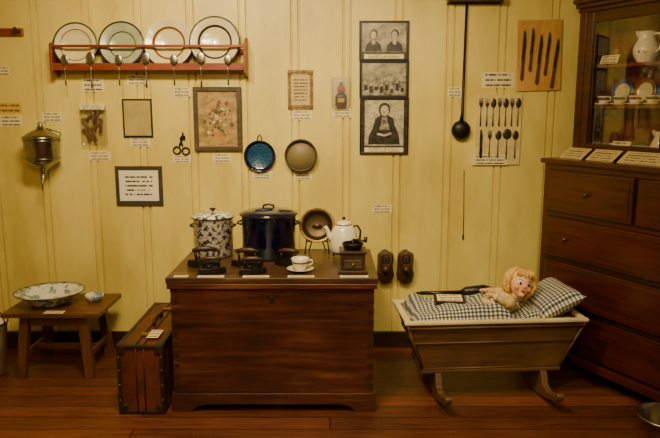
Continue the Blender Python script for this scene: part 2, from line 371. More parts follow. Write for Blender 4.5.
# ---------- packet with tin
X,Z=W(341,93); o=E('packet_with_tin',(X,0,Z))
box(o,'plastic_bag',(0,-.02,0),(.12,.035,.19),M_plast,.008)
lathe(o,'tin_body',[(0,-.08),(.035,-.08),(.035,-.02),(.025,-.005),(0,-.005)],M_black,T((0,-.022,0)),24,0,None,True,1,.4)
lathe(o,'tin_cap',[(0,0),(.02,0),(.024,.03),(.01,.05),(0,.05)],fc[0],T((0,-.022,0)),24,0,None,True,1,.4)
box(o,'tin_label',(0,-.037,-.045),(.04,.002,.025),fc[4],0); ell(o,'knob',(0,-.022,.055),(.012,.006,.012),fc[3])
# ---------- three stacked old photographs
def photo(py0,py1,cap,name='framed_old_photograph'):
    X,Z=W(384,(py0+py1)/2); _,za=W(384,py0); _,zb2=W(384,py1); h=za-zb2; w=48/158
    o=E(name,(X,0,Z)); box(o,'backing',(0,-.006,0),(w-.006,.01,h-.004),M_engd,0); frame(o,w,h,.009,.018,M_black)
    ph=h-.03-(.036 if cap else 0); pc=(.018 if cap else 0)
    if cap: box(o,'caption',(0,-.0125,-h/2+.026),(w*.8,.003,.028),M_lab,0)
    return o,w-.036,ph,pc
o,w,h,c=photo(21,61,True)
box(o,'print',(0,-.0125,c),(w,.003,h),M_blot,0)
for s_ in (-1,1):
    xx=s_*w*.24
    prism(o,'shoulders_%d'%(s_+1),[(xx-.052,c-h/2+.004),(xx+.052,c-h/2+.004),(xx+.044,c-.04),(xx+.016,c-.018),(xx-.016,c-.018),(xx-.044,c-.04)],.001,M_engd,T((0,-.0145,0)))
    ell(o,'collar_%d'%(s_+1),(xx,-.0152,c-.028),(.013,.001,.014),M_engl)
    ell(o,'hair_%d'%(s_+1),(xx,-.0150,c+.022),(.024,.001,.03),M_engd); ell(o,'face_%d'%(s_+1),(xx,-.0162,c+.012),(.018,.001,.025),M_engl)
o,w,h,c=photo(61,98,False)
box(o,'print',(0,-.0125,c),(w,.003,h),M_blot,0)
prism(o,'hills',[(-w/2,c-h*.1),(-w*.3,c+h*.12),(-w*.1,c),(w*.1,c+h*.2),(w*.3,c+h*.05),(w/2,c+h*.12),(w/2,c-h/2),(-w/2,c-h/2)],.001,M_eng,T((0,-.0144,0)))
for i in range(8):
    xx=-w*.42+i*w*.12; hh_=.03+.012*math.sin(i*2.3); b0=c-h*.38+.008*math.cos(i*3)
    prism(o,'figure_%d'%i,[(xx-.011,b0),(xx+.011,b0),(xx+.009,b0+hh_),(xx,b0+hh_+.006),(xx-.009,b0+hh_)],.001,M_engd,T((0,-.0152,0))); ell(o,'figure_head_%d'%i,(xx,-.0156,b0+hh_+.01),(.006,.0008,.008),M_engl,nu=10,nv=6)
o,w,h,c=photo(98,154,True)
box(o,'print',(0,-.0125,c),(w*.9,.003,h),M_engl,0)
prism(o,'seated_figure',[(-.1,c-h*.47),(.1,c-h*.47),(.09,c-h*.25),(.066,c-h*.05),(.056,c+h*.1),(.02,c+h*.18),(-.02,c+h*.18),(-.056,c+h*.1),(-.07,c-h*.1),(-.095,c-h*.28)],.001,M_engd,T((0,-.0146,0)))
ell(o,'figure_hair',(0,-.0152,c+h*.3),(.036,.001,.042),M_engd); ell(o,'figure_face',(.002,-.0164,c+h*.27),(.026,.001,.034),M_engl)
prism(o,'figure_blouse',[(-.03,c-h*.15),(.034,c-h*.15),(.016,c+h*.13),(-.014,c+h*.13)],.001,M_eng,T((0,-.0152,0)))
tube(o,'figure_hands',[(-.045,-.0155,c-h*.24),(0,-.0155,c-h*.28),(.045,-.0155,c-h*.23)],.009,M_engl,8)
# ---------- long ladle
X,Z=W(461,130,-.03); o=E('long_handled_ladle',(X,-.03,Z)); X2,Z2=W(467,-6,-.01)
lathe(o,'bowl',[(0,.03),(.03,.026),(.05,.014),(.058,0)],M_iron,R(90,'X'),32,.003)
tube(o,'handle',[(0,-.005,.055),(.004,.0,.1),(X2-X,.015,Z2-Z)],[.014,.009,.007],M_iron)
tube(o,'hanging_ring',circ((X2-X,.02,Z2-Z+.02),.02,18),.003,M_iron,8,True)
tube(o,'wall_hook',[(X2-X,.0295,Z2-Z+.037),(X2-X,.01,Z2-Z+.037),(X2-X,.008,Z2-Z+.045)],.003,M_iron)
X,Z=W(464,170,-.006); X2,Z2=W(463,240,-.006); o=E('hanging_cord',(X,-.006,Z))
tube(o,'cord',[(0,0,0),((X2-X)*.5+.003,0,(Z2-Z)*.6),(X2-X,0,Z2-Z)],[.0025,.0025,.0025],M_frameD); ell(o,'toggle',(X2-X,0,Z2-Z+.02),(.006,.005,.02),M_iron)
# ---------- cutlery board
X,Z=W(498,130); o=E('cutlery_display_board',(X,0,Z)); x0,z0=W(474,165); x1,z1=W(522,95)
w=x1-x0;h=z1-z0
box(o,'board',(0,-.005,0),(w,.01,h),plain('board_cream',C(214,196,132),.7),.002)
for i in range(7):
    M=T((-w*.41+i*w*.137,-.014,h*.255)); nm='row1_%d'%i
    if i in (0,1,3,5): fork(o,nm,M,.17,M_uten,3 if i==1 else 4)
    else: spoon(o,nm,M,.17,M_uten,.9)
for i in range(5):
    M=T((-w*.38+i*w*.19,-.014,-h*.2))
    if i==0: knife(o,'row2_0',M,.18,M_uten,M_iron)
    elif i==3: spoon(o,'row2_3',M,.19,M_uten,1.3)
    else: (fork if i%2 else spoon)(o,'row2_%d'%i,M,.17,M_uten)
# ---------- knife board
x0,z0=W(515,91); x1,z1=W(563,20); X,Z=(x0+x1)/2,(z0+z1)/2; o=E('knife_display_board',(X,0,Z)); w,h=x1-x0,z1-z0
box(o,'board',(0,-.006,0),(w,.012,h),M_board,.003,R(-1.5,'Y'))
M_kh=wood('knife_handle',C(64,36,20),C(112,68,38),'Z')
for i in range(5):
    M=T((-w*.37+i*w*.18,-.019,(.06 if i%2 else -.05)*h+.02-.012*i))@R(2+i,'Y'); knife(o,'knife_%d'%i,M,.26 if i%2 else .3,M_uten,M_kh,.06)
# ---------- wall lamp
x0,z0=W(448,3,-.06); x1,z1=W(503,3,-.06); o=E('wall_lamp',((x0+x1)/2,0,z0))
box(o,'backplate',(0,-.01,.03),(x1-x0,.02,.06),M_frameD); tube(o,'arm',[(0,-.02,.03),(0,-.06,.04)],.008,M_brass); tube(o,'tube_shade',[(-(x1-x0)/2,-.065,.026),((x1-x0)/2,-.065,.026)],.018,M_frameD,16)
# ---------- shoes hung toe-down against the wall
def shoe(px):
    X,Z=W(px,267,-.03); o=E('leather_shoe',(X,0,Z)); o.scale=(1.1,1.1,1.08)
    L=.2; secs=24; v=[];f=[];N=20
    for j in range(secs+1):
        t=j/secs; z=-L/2+L*t
        if t<.32: wv=.052*(1-(1-min(1,t/.32))**2.4)**.5
        elif t<=.74: wv=.052-.005*(t-.32)/.42-.006*math.sin((t-.32)/.42*math.pi)
        else: wv=.047*(1-max(0,(t-.9)/.1)**2*.6)
        dep=.03+.045*min(1,t/.55) if t<.95 else .07
        if t<.06: dep*=.75
        for i in range(N):
            a=2*math.pi*i/N; cx_,cy_=math.cos(a),math.sin(a)
            v.append((wv*cx_*(1-.12*(cy_<0)*abs(cy_)),-dep/2-.014+cy_*dep/2,z))
    for j in range(secs):
        for i in range(N): f.append((j*N+i,j*N+(i+1)%N,(j+1)*N+(i+1)%N,(j+1)*N+i))
    f.append(tuple(range(N))[::-1]); f.append(tuple(secs*N+i for i in range(N)))
    P(o,'upper',v,f,M_boot,True)
    ell(o,'opening',(0,-.080,.054),(.026,.011,.036),M_shoein)
    tube(o,'opening_welt',[Vector((math.cos(a)*.03,-.084-.004*math.sin(a),.054+math.sin(a)*.04)) for a in [2*math.pi*i/28 for i in range(28)]],.006,M_boot,8,True)
    sole=[(math.cos(a)*(.053 if math.sin(a)<0 else .049),math.sin(a)*L*.52) for a in [2*math.pi*i/28 for i in range(28)]]
    prism(o,'sole',[(x*(.88 if -.03<z<.03 else 1),z) for x,z in sole],.012,M_leatherD,T((0,-.008,0)),.003)
    tube(o,'tongue',[(0,-.074,-.012),(0,-.08,0),(0,-.086,.014)],[.02,.018,.012],M_boot,12)
    for i in range(3): tube(o,'lace_%d'%i,[(-.018,-.066-.003*i,-.034+.011*i),(0,-.072-.003*i,-.032+.011*i),(.018,-.066-.003*i,-.034+.011*i)],.002,M_leatherD,6)
shoe(385); shoe(405)
# ---------- stool
SX=-1.60; SY=-.33; st=E('wooden_stool',(SX,SY,0))
sw,sd,sh=.56,.42,.40
for i in range(3): box(st,'seat_plank_%d'%i,(0,-sd/2+sd/6+i*sd/3,sh-.014),(sw,sd/3-.003,.028),M_stool,.004)
for a in (-1,1):
    for c in (-1,1):
        xt,yt=a*.165,c*.15; xb,yb=a*.2,c*.17; q=.025
        v=[(xb-q,yb-q,0),(xb+q,yb-q,0),(xb+q,yb+q,0),(xb-q,yb+q,0),(xt-q,yt-q,sh-.028),(xt+q,yt-q,sh-.028),(xt+q,yt+q,sh-.028),(xt-q,yt+q,sh-.028)]
        hexa(st,'leg_%d_%d'%(a+1,c+1),v,M_stoolz)
    box(st,'side_apron_%d'%(a+1),(a*.165,0,sh-.06),(.02,.28,.06),M_stool); box(st,'side_stretcher_%d'%(a+1),(a*.19,0,.13),(.02,.3,.035),M_stool)
for c in (-1,1): box(st,'apron_%d'%(c+1),(0,c*.15,sh-.06),(.3,.02,.06),M_stool)
box(st,'middle_stretcher',(0,0,.13),(.37,.02,.035),M_stool)
o=E('enamel_basin',(-1.68,SY,sh+.001))
lathe(o,'bowl',[(0,.002),(.1,.002),(.115,.012),(.15,.06),(.165,.07),(.196,.075)],M_marb,None,56,.004)
tube(o,'rim',circ((0,0,.075),.196,56,'Z'),.003,M_rimdk,8,True)
o=E('soap_dish',(-1.425,-.3,sh+.001)); lathe(o,'dish',[(0,.003),(.035,.003),(.05,.03),(.053,.045)],M_marb,None,32,.004); ell(o,'soap',(0,0,.022),(.032,.022,.014),M_cream)
box(None,'exhibit_label',(0,0,0),(.11,.05,.002),M_labY,0,loc=(-1.58,-.515,sh+.0012))
o=E('enamel_pail',(-2.04,-.42,0)); lathe(o,'pail',[(0,.004),(.1,.004),(.12,.3),(.125,.305)],M_white,None,40,.004)
tube(o,'bail',circ((0,0,.3),.12,20,'Y',0,180),.004,M_iron); tube(o,'rim',circ((0,0,.305),.125,40,'Z'),.005,M_rimdk,8,True)
# ---------- suitcase
o=E('leather_suitcase',(-.965,-.6,0)); a,b_,h=.235,.74,.375
box(o,'body',(0,0,h/2),(a-.01,b_-.01,h-.01),M_leather,.015)
for xx in (-.02,.02): tube(o,'lid_seam_%d'%(xx>0),[(xx,-b_/2,0.01),(xx,-b_/2,h),(xx,b_/2,h)],.003,M_leatherD,8)
for x_ in (-1,1):
    for y_ in (-1,1):
        box(o,'edge_v_%d_%d'%(x_+1,y_+1),(x_*(a/2-.009),y_*(b_/2-.009),h/2),(.022,.022,h),M_leatherD,.006)
        for z_ in (0,1): box(o,'corner_%d_%d_%d'%(x_+1,y_+1,z_),(x_*(a/2-.022),y_*(b_/2-.022),.028 if z_==0 else h-.028),(.05,.05,.058),M_leatherD,.012)
    for z_ in (.012,h-.012): box(o,'edge_h_%d_%d'%(x_+1,int(z_*100)),(x_*(a/2-.009),0,z_),(.022,b_,.022),M_leatherD,.006)
for z_ in (.012,h-.012):
    for y_ in (-1,1): box(o,'edge_e_%d_%d'%(int(z_*100),y_+1),(0,y_*(b_/2-.009),z_),(a,.022,.022),M_leatherD,.006)
for y_ in (-.22,.22): box(o,'clasp_%d'%(y_>0),(0,y_,h+.003),(.06,.035,.01),M_brass,.002)
tube(o,'handle',[(0,-.08,h),(0,-.075,h+.03),(0,0,h+.036),(0,.075,h+.03),(0,.08,h)],.009,M_leatherD)
for z_ in (.08,.16,.24,.31):
    for x_ in (-1,1): ell(o,'rivet_%d_%d'%(int(z_*100),x_+1),(x_*(a/2-.009),-b_/2-.003,z_),(.005,.003,.005),M_brass,nu=10,nv=6)
box(None,'exhibit_label',(0,0,0),(.06,.12,.002),M_labY,0,loc=(-.92,-.83,h+.0095))
# ---------- chest
cw,cd,chh=1.07,.69,.716; ch=E('wooden_blanket_chest',(-.292,-.595,0))
box(ch,'lid',(0,0,chh-.016),(cw,cd,.032),M_chestT,.005)
box(ch,'lid_moulding',(0,-cd/2+.008,chh-.045),(cw-.01,.018,.028),M_chestF,.004)
bw=cw-.04; fy=-cd/2+.018
box(ch,'body',(0,.0,.37),(bw,cd-.04,.62),M_chestF,.004)
for i in range(3):
    box(ch,'front_plank_%d'%i,(0,fy,.1+.1+i*.193),(bw-.002,.01,.1915),M_chestF,.001)
M_dov=wood('end_grain',C(38,18,11),C(66,34,20),'Z',.5,.1)
for i in range(10):
    for s_ in (-1,1):
        z_=.13+i*.058; x_=s_*(bw/2-.016)
        prism(ch,'dovetail_%d_%d'%(s_+1,i),[(x_-s_*.018,z_-.01),(x_+s_*.016,z_-.017),(x_+s_*.016,z_+.017),(x_-s_*.018,z_+.01)],.003,M_dov,T((0,fy-.0055,0)))
pl=[(-bw/2-.012,0),(-bw/2+.09,0),(-bw/2+.12,.028),(-bw/2+.17,.04),(bw/2-.17,.04),(bw/2-.12,.028),(bw/2-.09,0),(bw/2+.012,0),(bw/2+.012,.085),(bw/2+.004,.1),(-bw/2-.004,.1),(-bw/2-.012,.085)]
prism(ch,'plinth_front',pl,.024,M_chestF,T((0,-cd/2+.012,0)),.003)
for s_ in (-1,1):
    box(ch,'plinth_side_%d'%(s_+1),(s_*(bw/2+.002),0,.07),(.022,cd-.03,.06),M_chestF)
    for q in (-1,1): box(ch,'foot_%d_%d'%(s_+1,q+1),(s_*(bw/2-.04),q*(cd/2-.07),.04),(.08,.08,.08),M_chestF)
box(ch,'lock_escutcheon',(0,fy-.006,.6),(.02,.004,.03),M_leatherD,.002)
TZ=chh
# ---------- things on the chest
o=E('speckled_stock_pot',(-.672,-.42,TZ+.002))
lathe(o,'body',[(0,0),(.1,0),(.11,.008),(.113,.215),(.119,.221)],M_speck,None,56,.003)
lathe(o,'lid',[(.121,.221),(.119,.229),(.1,.24),(.05,.25),(0,.254)],M_speck,None,56,.003)
tube(o,'rim',circ((0,0,.223),.12,56,'Z'),.004,M_rimdk,8,True)
lathe(o,'lid_knob',[(.008,.252),(.007,.26),(.018,.266),(.015,.274),(0,.276)],M_black,None,24)
for s_ in (-1,1): tube(o,'handle_%d'%(s_+1),[(s_*.108,-.035,.17),(s_*.124,-.03,.175),(s_*.13,0,.177),(s_*.124,.03,.175),(s_*.108,.035,.17)],.006,M_black)
o=E('blue_enamel_pot',(-.35,-.44,TZ+.002))
lathe(o,'body',[(0,0),(.14,0),(.15,.01),(.155,.235),(.16,.242)],M_blue,None,64,.003)
lathe(o,'lid',[(.163,.24),(.16,.252),(.13,.265),(.06,.278),(0,.282)],M_blue,None,64,.003)
tube(o,'lid_rim',circ((0,0,.244),.163,64,'Z'),.004,M_black,8,True)
tube(o,'lid_handle',[(-.03,0,.278),(-.028,0,.292),(0,0,.298),(.028,0,.292),(.03,0,.278)],.006,M_black)
for s_ in (-1,1): tube(o,'handle_%d'%(s_+1),[(s_*.15,-.045,.19),(s_*.172,-.04,.196),(s_*.178,0,.198),(s_*.172,.04,.196),(s_*.15,.045,.19)],.006,M_blue)
M_tb=plain('tarnished_brass',C(84,68,42),.4,.7); M_db=plain('dull_brass',C(150,120,68),.35,.9)
o=E('brass_pan',(-.075,-.37,TZ+.001)); M=T((0,0,.165))@R(90-18,'X'); r=.1
lathe(o,'pan',[(0,-.03),(r*.6,-.03),(r*.78,-.02),(r*.86,.008),(r,.016)],[M_tb,M_db],M,48,.003,[0,0,0,1])
tube(o,'rolled_rim',[M@p for p in circ((0,0,.016),r,48,'Z')],.004,M_db,8,True)
ell(o,'centre_boss',M@Vector((.0,0,-.02)),(.03,.012,.03),M_db,M.to_3x3().to_4x4())
tube(o,'stand_left',[(-.07,-.05,.003),(-.06,-.03,.09),(-.03,.0,.07),(-.05,.06,.003)],.004,M_iron); tube(o,'stand_right',[(.07,-.05,.003),(.06,-.03,.09),(.03,.0,.07),(.05,.06,.003)],.004,M_iron)
tube(o,'stand_bar',[(-.06,-.025,.075),(.06,-.025,.075)],.004,M_iron)
o=E('enamel_coffee_pot',(.078,-.5,TZ+.001))
tube(o,'trivet_ring',circ((0,0,.035),.06,30,'Z'),.005,M_iron,8,True)
for i in range(3): a=i*2.094+.5; tube(o,'trivet_leg_%d'%i,[(math.cos(a)*.06,math.sin(a)*.06,.035),(math.cos(a)*.068,math.sin(a)*.068,.004)],.005,M_iron)
S=T((0,0,.04))@Matrix.Scale(.84,4)
lathe(o,'body',[(0,0),(.084,0),(.09,.01),(.094,.05),(.09,.1),(.076,.15),(.058,.175),(.05,.182)],M_white,S,48,.003)
lathe(o,'lid',[(.052,.182),(.05,.19),(.035,.204),(.0,.212)],M_white,S,40,.003)
lathe(o,'knob',[(.006,.21),(.006,.216),(.013,.224),(.008,.234),(0,.236)],M_black,S,20)
tube(o,'spout',[S@Vector(p) for p in ((-.08,-.01,.08),(-.1,-.012,.11),(-.11,-.014,.15),(-.125,-.016,.172))],[.02,.014,.010,.009],M_white,16)
tube(o,'handle',[S@Vector(p) for p in ((.06,0,.168),(.09,0,.175),(.112,0,.14),(.108,0,.09),(.085,0,.05))],[.006]*5,M_black)
tube(o,'rim',[S@p for p in circ((0,0,.183),.052,40,'Z')],.003,M_black,8,True)
o=E('coffee_grinder',(.118,-.795,TZ+.001))
M_gr=wood('grinder_wood',C(36,22,14),C(68,44,28),'X',.5)
box(o,'base',(0,0,.008),(.15,.15,.016),M_gr); box(o,'box',(0,0,.06),(.125,.125,.09),M_gr); box(o,'top',(0,0,.11),(.14,.14,.012),M_gr)
box(o,'drawer',(0,-.064,.05),(.09,.008,.045),M_frameD); ell(o,'drawer_knob',(0,-.074,.05),(.008,.008,.008),M_brass)
lathe(o,'hopper',[(.02,.116),(.045,.122),(.055,.145),(.05,.15)],M_iron,None,32,.003)
tube(o,'spindle',[(0,0,.11),(0,0,.165)],.006,M_iron); tube(o,'crank',[(0,0,.165),(.04,-.02,.168),(.065,-.03,.16)],.005,M_iron); tube(o,'crank_knob',[(.065,-.03,.158),(.065,-.03,.185)],[.008,.011],M_gr)
tube(o,'hopper_bridge',[(-.05,0,.145),(0,0,.162),(.05,0,.145)],.004,M_iron)
o=E('teacup_and_saucer',(-.155,-.8,TZ+.001))
lathe(o,'saucer',[(0,.003),(.03,.003),(.05,.01),(.07,.016)],M_white,None,40,.003)
lathe(o,'cup',[(0,.008),(.024,.008),(.026,.014),(.04,.04),(.045,.07)],M_white,None,40,.003)
tube(o,'cup_handle',[(.04,0,.06),(.062,0,.058),(.064,0,.04),(.038,0,.03)],.004,M_white)
lathe(o,'band',[(.0415,.046),(.0432,.054)],M_rimbr,None,40,.0045)
def iron(x,y,rz,s=1.0,name='flat_iron'):
    o=E(name,(x,y,TZ+.001),math.radians(rz)); n=16; L=.085*s; wv=.05*s; out=[]
    for i in range(n+1):
        t=i/n; out.append((-L+2*L*t, wv*(1-t**2.2)**.8 if t<1 else 0))
    pts=[(a,b_) for a,b_ in out]+[(a,-b_) for a,b_ in out[::-1][1:]]
    N=len(pts); v=[(a,b_,.002) for a,b_ in pts]+[(a*.93,b_*.9,.035*s) for a,b_ in pts]
    f=[tuple(range(N))[::-1],tuple(range(N,2*N))]+[(i,(i+1)%N,N+(i+1)%N,N+i) for i in range(N)]
    P(o,'sole',v,f,M_iron,bevel=.002)
    tube(o,'post_rear',[(-.05*s,0,.03*s),(-.052*s,0,.08*s)],.006*s,M_iron); tube(o,'post_front',[(.035*s,0,.03*s),(.042*s,0,.08*s)],.006*s,M_iron)
    tube(o,'handle',[(-.07*s,0,.082*s),(-.03*s,0,.09*s),(.02*s,0,.09*s),(.055*s,0,.082*s)],[.009*s,.014*s,.014*s,.009*s],M_gr,14)
    tube(o,'chimney_plate',[(-.02*s,0,.035*s),(-.02*s,0,.045*s)],.02*s,M_iron,14)
iron(-.68,-.69,190,1.05); iron(-.605,-.84,6,.85); iron(-.45,-.7,175,1.0); iron(-.395,-.845,4,.85); iron(-.23,-.67,165,.9)
def tlabel(px,y,wpx,dp=.035):
    X,_=W(px,275,y); box(None,'exhibit_label',(0,0,0),(wpx/195,dp,.002),M_labY,0,loc=(X,y,TZ+.0015))
tlabel(181,-.91,14); tlabel(211,-.915,26); tlabel(256,-.915,26); tlabel(301,-.915,26); tlabel(354,-.915,28)
# ---------- cradle
CR=math.radians(4); CC=(.862,-.64,0); cr=E('wooden_rocking_cradle',CC,CR)
zt_,zb_=.445,.15; LX,lx=.475,.37; LY,ly=.2,.12; th=.018
for s_ in (-1,1):
    y0,y1=s_*ly,s_*LY; i0,i1=s_*(ly-th),s_*(LY-th)
    hexa(cr,'side_board_%d'%(s_+1),[(-lx,y0,zb_),(lx,y0,zb_),(lx,i0,zb_),(-lx,i0,zb_),(-LX,y1,zt_),(LX,y1,zt_),(LX,i1,zt_),(-LX,i1,zt_)],M_cradle)
    x0,x1=s_*lx,s_*LX; j0,j1=s_*(lx-th),s_*(LX-th)
    hexa(cr,'end_board_%d'%(s_+1),[(x0,-ly,zb_),(x0,ly,zb_),(j0,ly,zb_),(j0,-ly,zb_),(x1,-LY,zt_),(x1,LY,zt_),(j1,LY,zt_),(j1,-LY,zt_)],M_cradle)
    box(cr,'rim_side_%d'%(s_+1),(0,s_*(LY-.006),zt_+.008),(2*LX+.03,.034,.018),M_rim,.005)
    box(cr,'rim_end_%d'%(s_+1),(s_*(LX-.006),0,zt_+.008),(.034,2*LY-.03,.018),M_rim,.005)
def onface(t): return ly+(LY-ly)*t, lx+(LX-lx)*t, zb_+(zt_-zb_)*t
for i,t in enumerate((.08,.62,.93)):
    yy,xx,z_=onface(t)
    tube(cr,'moulding_%d'%i,[(-xx,-yy-.002,z_),(xx,-yy-.002,z_)],.005 if i!=2 else .009,M_cradleD,8)
    tube(cr,'moulding_left_%d'%i,[(-xx-.002,-yy,z_),(-xx-.002,yy,z_)],.005,M_cradleD,8)
for s_ in (-1,1):
    tube(cr,'corner_bead_%d'%(s_+1),[(s_*lx,-ly,zb_),(s_*LX,-LY,zt_)],.008,M_cradleD,8)
box(cr,'bottom',(0,0,zb_+.008),(2*lx+.03,2*ly+.03,.02),M_cradleD,.004)
for s_ in (-1,1):
    out=[];N=24
    for i in range(N+1):
        y=-.35+.70*i/N; out.append((y,y*y/1.7))
    top=[(.37,.088),(.372,.108),(.352,.118),(.33,.104),(.28,.082),(.22,.07),(.17,.085),(.14,.15),(-.14,.15),(-.17,.085),(-.22,.07),(-.28,.082),(-.33,.104),(-.352,.118),(-.372,.108),(-.37,.088)]
    prism(cr,'rocker_%d'%(s_+1),out+top,.036,M_cradleD,T((s_*.29,0,0))@SWAP,.005)
def cloth(name,parentloc,rz,nx,ny,fn,mat,solid=.01):
    v=[];f=[];uv=[]
    for j in range(ny+1):
        for i in range(nx+1):
            p,u=fn(i/nx,j/ny); v.append(p); uv.append(u)
    for j in range(ny):
        for i in range(nx):
            a=j*(nx+1)+i; f.append((a,a+1,a+nx+2,a+nx+1))
    me=bpy.data.meshes.new(name); me.from_pydata(v,[],f); me.materials.append(mat); L=me.uv_layers.new()
    for p in me.polygons:
        p.use_smooth=True
        for li in p.loop_indices: L.data[li].uv=uv[me.loops[li].vertex_index]
    o=bpy.data.objects.new(name,me); col.objects.link(o); o.location=parentloc; o.rotation_euler=(0,0,rz)
    if solid: s=o.modifiers.new('s','SOLIDIFY'); s.thickness=solid; s.offset=-1
    return o
def qf(u,v_):
    x=-.445+.74*u; y=-.178+.356*v_
    e=min(u*2,(1-u)*2,v_,1-v_); ed=min(1,e/.16)
    z=.425+.068*math.sin(ed*math.pi/2)+.055*mn.noise(Vector((x*5,y*5,1)))*ed+.025*mn.noise(Vector((x*14,y*12,3)))
    z+=.05*math.exp(-((x+.01)**2)/.008-((y+.01)**2)/.02)*ed
    z-=.04*math.exp(-((x-.14)**2)/.004)*ed
    return (x,y,z),(x+.03*mn.noise(Vector((x*4,y*4,9))),y*1.15+z*.5)
cloth('gingham_quilt',CC,CR,90,50,qf,M_ging)
def sheet(u,v_):
    x=.16+.3*u; y=-.178+.356*v_; return (x,y,.43+.01*mn.noise(Vector((x*9,y*9,4)))),(u,v_)
cloth('cot_sheet',CC,CR,20,20,sheet,M_clothw,.02)
def pillow():
    v=[];f=[];uv=[]; N=26
    M=T((.355,0,.515))@R(-26,'Y')@R(2,'Z')
    for side in (1,-1):
        for j in range(N+1):
            for i in range(N+1):
                a=-1+2*i/N; c=-1+2*j/N
                t=max(0,(1-a**4)*(1-c**4))**.55
                pin=1-.07*(1-abs(a*c))*max(abs(a),abs(c))
                p=Vector((a*.13*pin,c*.19*pin,side*.062*t*(1+.2*mn.noise(Vector((a*2,c*2,side))))))
                v.append(M@p); uv.append((a*.13,c*.19))
    S=(N+1)**2
    for sd in (0,1):
        for j in range(N):
            for i in range(N):
                a=sd*S+j*(N+1)+i; q=(a,a+1,a+N+2,a+N+1); f.append(q if sd==0 else q[::-1])
    me=bpy.data.meshes.new('gingham_pillow'); me.from_pydata(v,[],f); me.materials.append(M_ging); L=me.uv_layers.new()
    for p in me.polygons:
        p.use_smooth=True
        for li in p.loop_indices: L.data[li].uv=uv[me.loops[li].vertex_index]
    o=bpy.data.objects.new('gingham_pillow',me); col.objects.link(o); o.location=CC; o.rotation_euler=(0,0,CR)
pillow()
o=E('bed_warmer',(.77,-.395,.484),math.radians(3))
tube(o,'handle',[(-.24,0,0),(0,0,.0)],[.011,.013],M_black,12); tube(o,'barrel',[(0,0,0),(.03,0,.006),(.14,0,.012),(.19,0,.01)],[.014,.028,.034,.02],M_black,16); tube(o,'end_ring',circ((-.25,0,0),.014,14,'Z'),.004,M_iron,8,True)
X,Z=W(449,311,-.68); o=E('framed_caption_card',(X,-.68,.53)); M=R(12,'X')@R(-3,'Z')
box(o,'frame',(0,0,0),(.165,.1,.012),M_leatherD,.003,M)
box(o,'card',(0,0,.0068),(.135,.072,.002),M_labY,0,M)
# ---------- doll, lying back against the pillow
D=Vector((1.035,-.665,.607)); o=E('porcelain_doll',D); o.scale=(1.3,1.3,1.3)
HM=R(3,'Z')@R(15,'Y')@R(-14,'X')
def hf(q):
    q=q.copy()
    if q.z<0: q.x*=1-.28*(-q.z)**1.5
    return q
ell(o,'head',(0,0,0),(.048,.052,.056),M_skin,HM,32,24,hf)
def hp(x,y,z): return HM@Vector((x,y,z))
ell(o,'nose',hp(0,-.053,-.008),(.0055,.007,.007),M_skin,HM)
for s_ in (-1,1):
    ell(o,'eye_white_%d'%(s_+1),hp(s_*.018,-.0455,.002),(.009,.005,.006),M_eyew,HM); ell(o,'iris_%d'%(s_+1),hp(s_*.018,-.0495,.002),(.0055,.003,.0058),M_eye,HM)
    tube(o,'brow_%d'%(s_+1),[hp(s_*.009,-.049,.014),hp(s_*.018,-.048,.018),hp(s_*.028,-.042,.015)],.0013,M_rimbr,6)
    ell(o,'cheek_%d'%(s_+1),hp(s_*.024,-.038,-.016),(.013,.008,.011),M_cheek,HM)
    ell(o,'ear_%d'%(s_+1),hp(s_*.048,.002,-.003),(.005,.009,.012),M_skin,HM)
ell(o,'lips',hp(0,-.0472,-.027),(.0085,.004,.0034),M_lip,HM); ell(o,'chin',hp(0,-.037,-.043),(.014,.012,.010),M_skin,HM)
ell(o,'hair_cap',hp(0,.014,.014),(.058,.053,.060),M_hair,HM)
k=0
for i in range(120):
    a=math.radians(random.uniform(-30,210)); ph0=random.uniform(.9,1.5); ph1=random.uniform(-1.0,.0); pts=[]
    for t in range(8):
        ph=ph0+(ph1-ph0)*t/7; g_=1+.10*math.sin(t*2.2+i)+.07*(t/7)
        pts.append(hp(math.cos(ph)*math.cos(a)*.059*g_,math.cos(ph)*math.sin(a)*.055*g_+.006,math.sin(ph)*.064*g_+.004))
    tube(o,'lock_%d'%k,pts,[.003,.005,.006,.006,.006,.005,.004,.002],M_hair,6); k+=1
for i in range(14):
    xx=-.036+i*.0055; pts=[hp(xx*.5,-.01,.068),hp(xx*.9,-.036,.056),hp(xx+.004*math.sin(i*2),-.049+abs(xx)*.28,.034+.004*math.sin(i*1.7))]
    tube(o,'fringe_%d'%i,pts,[.004,.006,.003],M_hair,6)
tube(o,'neck',[hp(0,0,-.04),(-.034,-.004,-.056)],[.018,.02],M_skin,14)
pth=[(-.028,-.004,-.052),(-.042,-.01,-.066),(-.062,-.014,-.077),(-.09,-.018,-.086),(-.12,-.022,-.093),(-.15,-.024,-.1)]
tube(o,'dress_body',pth,[.02,.042,.044,.042,.048,.05],M_dress,24)
for i,(j,rr) in enumerate(((1,.042),(3,.044),(4,.05))):
    c=Vector(pth[j]); tt=(Vector(pth[j])-Vector(pth[j-1])).normalized(); u=Vector((0,1,0)); u=(u-tt*u.dot(tt)).normalized(); w_=tt.cross(u)
    pts=[c+u*math.cos(t*6.283/36)*(rr+.004*math.cos(t*6.283/4))+w_*math.sin(t*6.283/36)*(rr+.004*math.cos(t*6.283/4)) for t in range(36)]
    tube(o,'lace_%d'%i,pts,.006,M_clothw,8,True)
